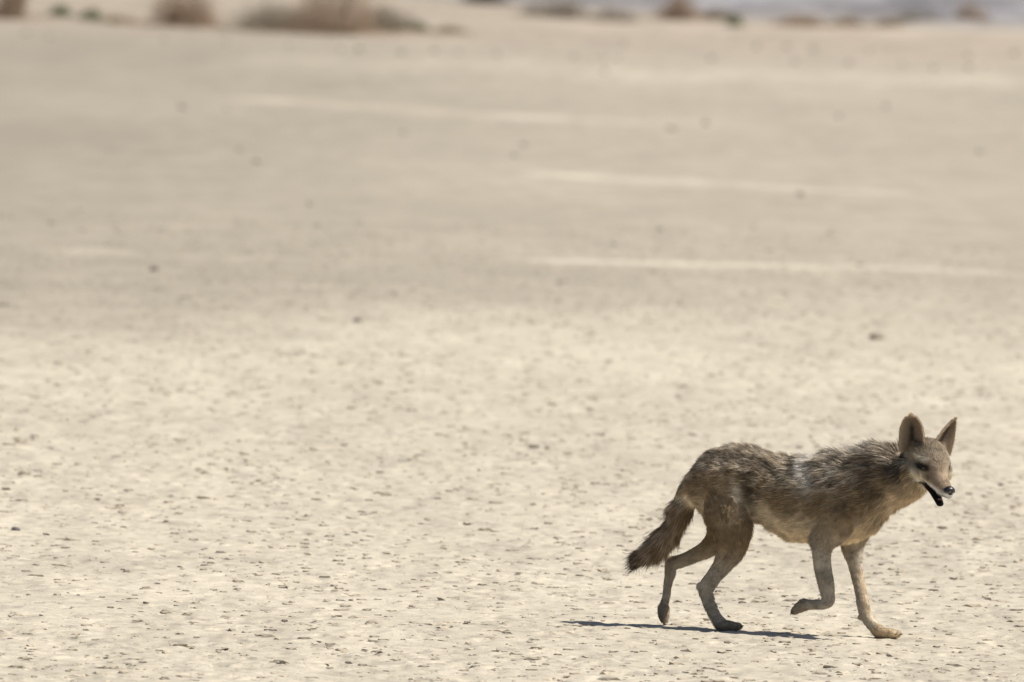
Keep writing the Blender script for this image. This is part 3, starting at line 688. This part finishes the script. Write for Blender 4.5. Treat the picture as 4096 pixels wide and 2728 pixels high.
# hair colour: zone colour, broken into dark and pale locks on the saddle, each hair banded root to tip
hc = coat(HP, HN, hz_, hrel, hgt)
lock = vnoise(HP[:, 0] * 34, HP[:, 1] * 38, HP[:, 2] * 56, seed=83) * .5 + .5 * vnoise(HP[:, 0] * 75, HP[:, 1] * 75, HP[:, 2] * 110, seed=84)
griz = (np.isin(hz_, (0, 1)) * (.5 + .5 * sstep(-.3, .45, hrel)) * (1 - .75 * sstep(-.55, -.85, hrel)) + (hz_ == 2) * .6 + (hz_ == 3) * sstep(.30, .42, HP[:, 2]) * .6 + (hz_ == 4) * sstep(.36, .45, HP[:, 2]) * .7).clip(0, 1)
rnd = rng.random(NH)
pale_h = griz * (rnd < (.05 + .55 * sstep(.50, .68, lock)))
dark_h = np.maximum(griz, .55 * np.isin(hz_, (0, 1, 3))) * (rnd > 1 - (.22 + .5 * sstep(.50, .30, lock)))
tipc = mixc(hc, (.84, .74, .60), pale_h * .85)
tipc = mixc(tipc, (.05, .042, .034), dark_h * .8)
silver = np.clip(1.4 * blobw(HP, .075, .565, .024, .060) + .9 * blobw(HP, .20, .62, .10, .022) + .8 * blobw(HP, .105, .50, .022, .032) + .5 * blobw(HP, .17, .52, .03, .04), 0, 1) * np.isin(hz_, (0, 1, 4))
silver = np.maximum(silver, blobw(HP, -.148, .448, .016, .034) * np.isin(hz_, (0, 3)))
tipc = mixc(tipc, (.95, .91, .85), silver * (rnd < .40 + .55 * sstep(.42, .56, lock)) * .95)
tipc *= (.80 + .40 * rng.random(NH))[:, None]
tipc *= (.62 + .76 * vnoise(HP[:, 0] * 60, HP[:, 1] * 60, HP[:, 2] * 90, seed=87))[:, None]
rootc = hc * (.80 - .28 * griz)[:, None]
hcol = np.stack([rootc, rootc, (rootc * .35 + tipc * .65), (rootc * .35 + tipc * .65), tipc], 1).reshape(-1, 3)
fur = mesh_obj('fur', FV.reshape(-1, 3), FT, tint_mat('coyote_fur', .75, .22, transl=.30), body, smooth=False, col=hcol)
tag(fur, kind='stuff')

# ears: cupped shells with a soft pale rim
def make_ear(base, axis, opening, length, halfw, cup, prof):
    axis = unit(axis); opening = unit(opening - axis * np.dot(opening, axis)); side = np.cross(axis, opening)
    nu, ntt = 17, 18
    I, O_, cin, cou = [], [], [], []
    for j in range(ntt):
        t = j / (ntt - 1)
        wv_ = halfw * np.interp(t, [0, .12, .3, .5, .7, .85, .95, 1], prof)
        for i in range(nu):
            uu = -1 + 2 * i / (nu - 1); an = uu * cup
            p = base + axis * length * (t - .04 * uu * uu) + side * wv_ * math.sin(an) / math.sin(min(cup, 1.57)) - opening * wv_ * (math.cos(an) - math.cos(cup)) * .8 + opening * length * (.06 * t * t)
            I.append(p)
            nrm = unit(-side * math.sin(an) + opening * math.cos(an))
            th = .0035 * (1 - .55 * abs(uu)) * (1 - .6 * t)
            O_.append(p - nrm * (th + .0012))
            rim = max(abs(uu) ** 3.2, sstep(.86, 1.0, t))
            inner = np.array([.27, .21, .155]) * (1 - rim) + np.array([.66, .53, .37]) * rim
            inner = inner * (1 - .82 * math.exp(-((uu + .12) / .20) ** 2) * (1 - sstep(.6, .85, t)))  # shaded ear hollow painted as a dark streak
            cin.append(inner); cou.append(np.array([.20, .145, .095]) * (1 - rim * .6) + np.array([.40, .30, .20]) * rim * .6)
    n = nu * ntt; V = np.array(I + O_); F = []
    for j in range(ntt - 1):
        for i in range(nu - 1):
            q = (j * nu + i, j * nu + i + 1, (j + 1) * nu + i + 1, (j + 1) * nu + i)
            F.append(q); F.append(tuple(x + n for x in q[::-1]))
        for i in (0, nu - 1):
            q = (j * nu + i, (j + 1) * nu + i, (j + 1) * nu + i + n, j * nu + i + n); F.append(q if i else q[::-1])
    for i in range(nu - 1):
        F.append(((ntt - 1) * nu + i, (ntt - 1) * nu + i + 1, (ntt - 1) * nu + i + 1 + n, (ntt - 1) * nu + i + n))
        F.append((i + n, i + 1 + n, i + 1, i))
    C = np.array(cin + cou)
    ear = mesh_obj('ear', V, F, ear_mat, body, col=C)
    # short ear fur
    k = 5200; pick = rng.integers(0, n * 2, k)
    Pn = V[pick] + rng.normal(0, .0015, (k, 3))
    outn = np.where((pick < n)[:, None], opening, -opening)
    D = axis * .8 + outn * .55 + rng.normal(0, .25, (k, 3)); D /= np.linalg.norm(D, axis=1)[:, None]
    Lk = np.where(pick < n, .0065, .0045) * (.5 + rng.random(k)); Sv = np.cross(D, outn + rng.normal(0, .5, (k, 3))); Sv /= np.linalg.norm(Sv, axis=1)[:, None]
    T3 = np.stack([Pn - Sv * .0005, Pn + Sv * .0005, Pn + D * Lk[:, None]], 1).reshape(-1, 3)
    e = mesh_obj('ear_fur', T3, np.arange(k * 3).reshape(-1, 3), fur.data.materials[0], ear, smooth=False, col=np.repeat(C[pick] * (.8 + .5 * rng.random((k, 1))), 3, 0))
    tag(e, kind='stuff')
    return ear
ear_mat = tint_mat('ear_skin', .85, .1, transl=.25)
WU = HU * math.cos(TH) - HF * math.sin(TH)          # true vertical
make_ear(hd(-.054, .054, .030), WU + HR * .02 - HF * .05, HF * .50 + HR * .62, .115, .044, 1.1, [1.0, 1.02, 1.0, .97, .87, .68, .46, .12])
make_ear(hd(-.050, -.044, .032), WU - HR * .37 + HF * .02, HF * .88 - HR * .28, .112, .045, 1.0, [1.05, 1.03, .95, .80, .57, .35, .18, .03])

# eyes, nose, mouth
eye_mat, nt, b, out = new_mat('eye'); b.inputs['Base Color'].default_value = (.018, .011, .006, 1); b.inputs['Roughness'].default_value = .08
for sgn in (1, -1):
    c_ = hd(.010, .0375 * sgn, -.001)
    e = mesh_obj('eye', c_ + ICO_V @ (np.array([unit(HF * .8 + HR * sgn * .6), unit(HR * sgn * .8 - HF * .6), HU]) * np.array([.0085, .0115, .0088])[:, None]), ICO_F, eye_mat, body)
nose_mat, nt, b, out = new_mat('nose_leather'); b.inputs['Base Color'].default_value = (.010, .010, .011, 1); b.inputs['Roughness'].default_value = .38
NVs = ICO_V.copy(); NVs[:, 1] *= 1 - .25 * (NVs[:, 2] < 0) * -NVs[:, 2]
for sgn in (1, -1):                                  # nostrils
    d2 = (NVs[:, 0] - .85) ** 2 + (NVs[:, 1] - .45 * sgn) ** 2 + (NVs[:, 2] + .1) ** 2
    NVs[:, 0] -= .35 * np.exp(-d2 / .06)
mesh_obj('nose', hd(.107, 0, -.036) + NVs @ (np.array([HF, HR, HU]) * np.array([.0165, .0205, .0165])[:, None]), ICO_F, nose_mat, body)
tong = catmull([(*hd(.0, 0, -.058), .014, .004, 0), (*hd(.03, 0, -.069), .0125, .004, 0), (*hd(.052, 0, -.077), .0105, .0035, 0), (*hd(.066, 0, -.080), .006, .003, 0)], 12)
TV, TF = [], []
for i, rw in enumerate(tong):
    for q in range(10):
        a_ = 2 * math.pi * q / 10; TV.append(rw[:3] + HS * (HR * rw[3] * math.cos(a_) + HU * rw[4] * math.sin(a_)))
for i in range(11):
    for q in range(10): TF.append((i * 10 + q, i * 10 + (q + 1) % 10, (i + 1) * 10 + (q + 1) % 10, (i + 1) * 10 + q))
TF.append(tuple(range(10))[::-1]); TF.append(tuple(range(110, 120)))
mesh_obj('tongue', TV, TF, simple_mat('tongue_flesh', (.22, .10, .09), .4, .5), body)
# claws
claw_mat = simple_mat('claw_horn', (.03, .026, .022), .45, .4)
for tip, d, up in claws:
    pts = [tip - d * .004 + up * .001, tip + d * .003 + up * .0005, tip + d * .009 - up * .004]
    v, f = tube(pts, .0024, .0006, 6)
    mesh_obj('claw', v, f, claw_mat, body)
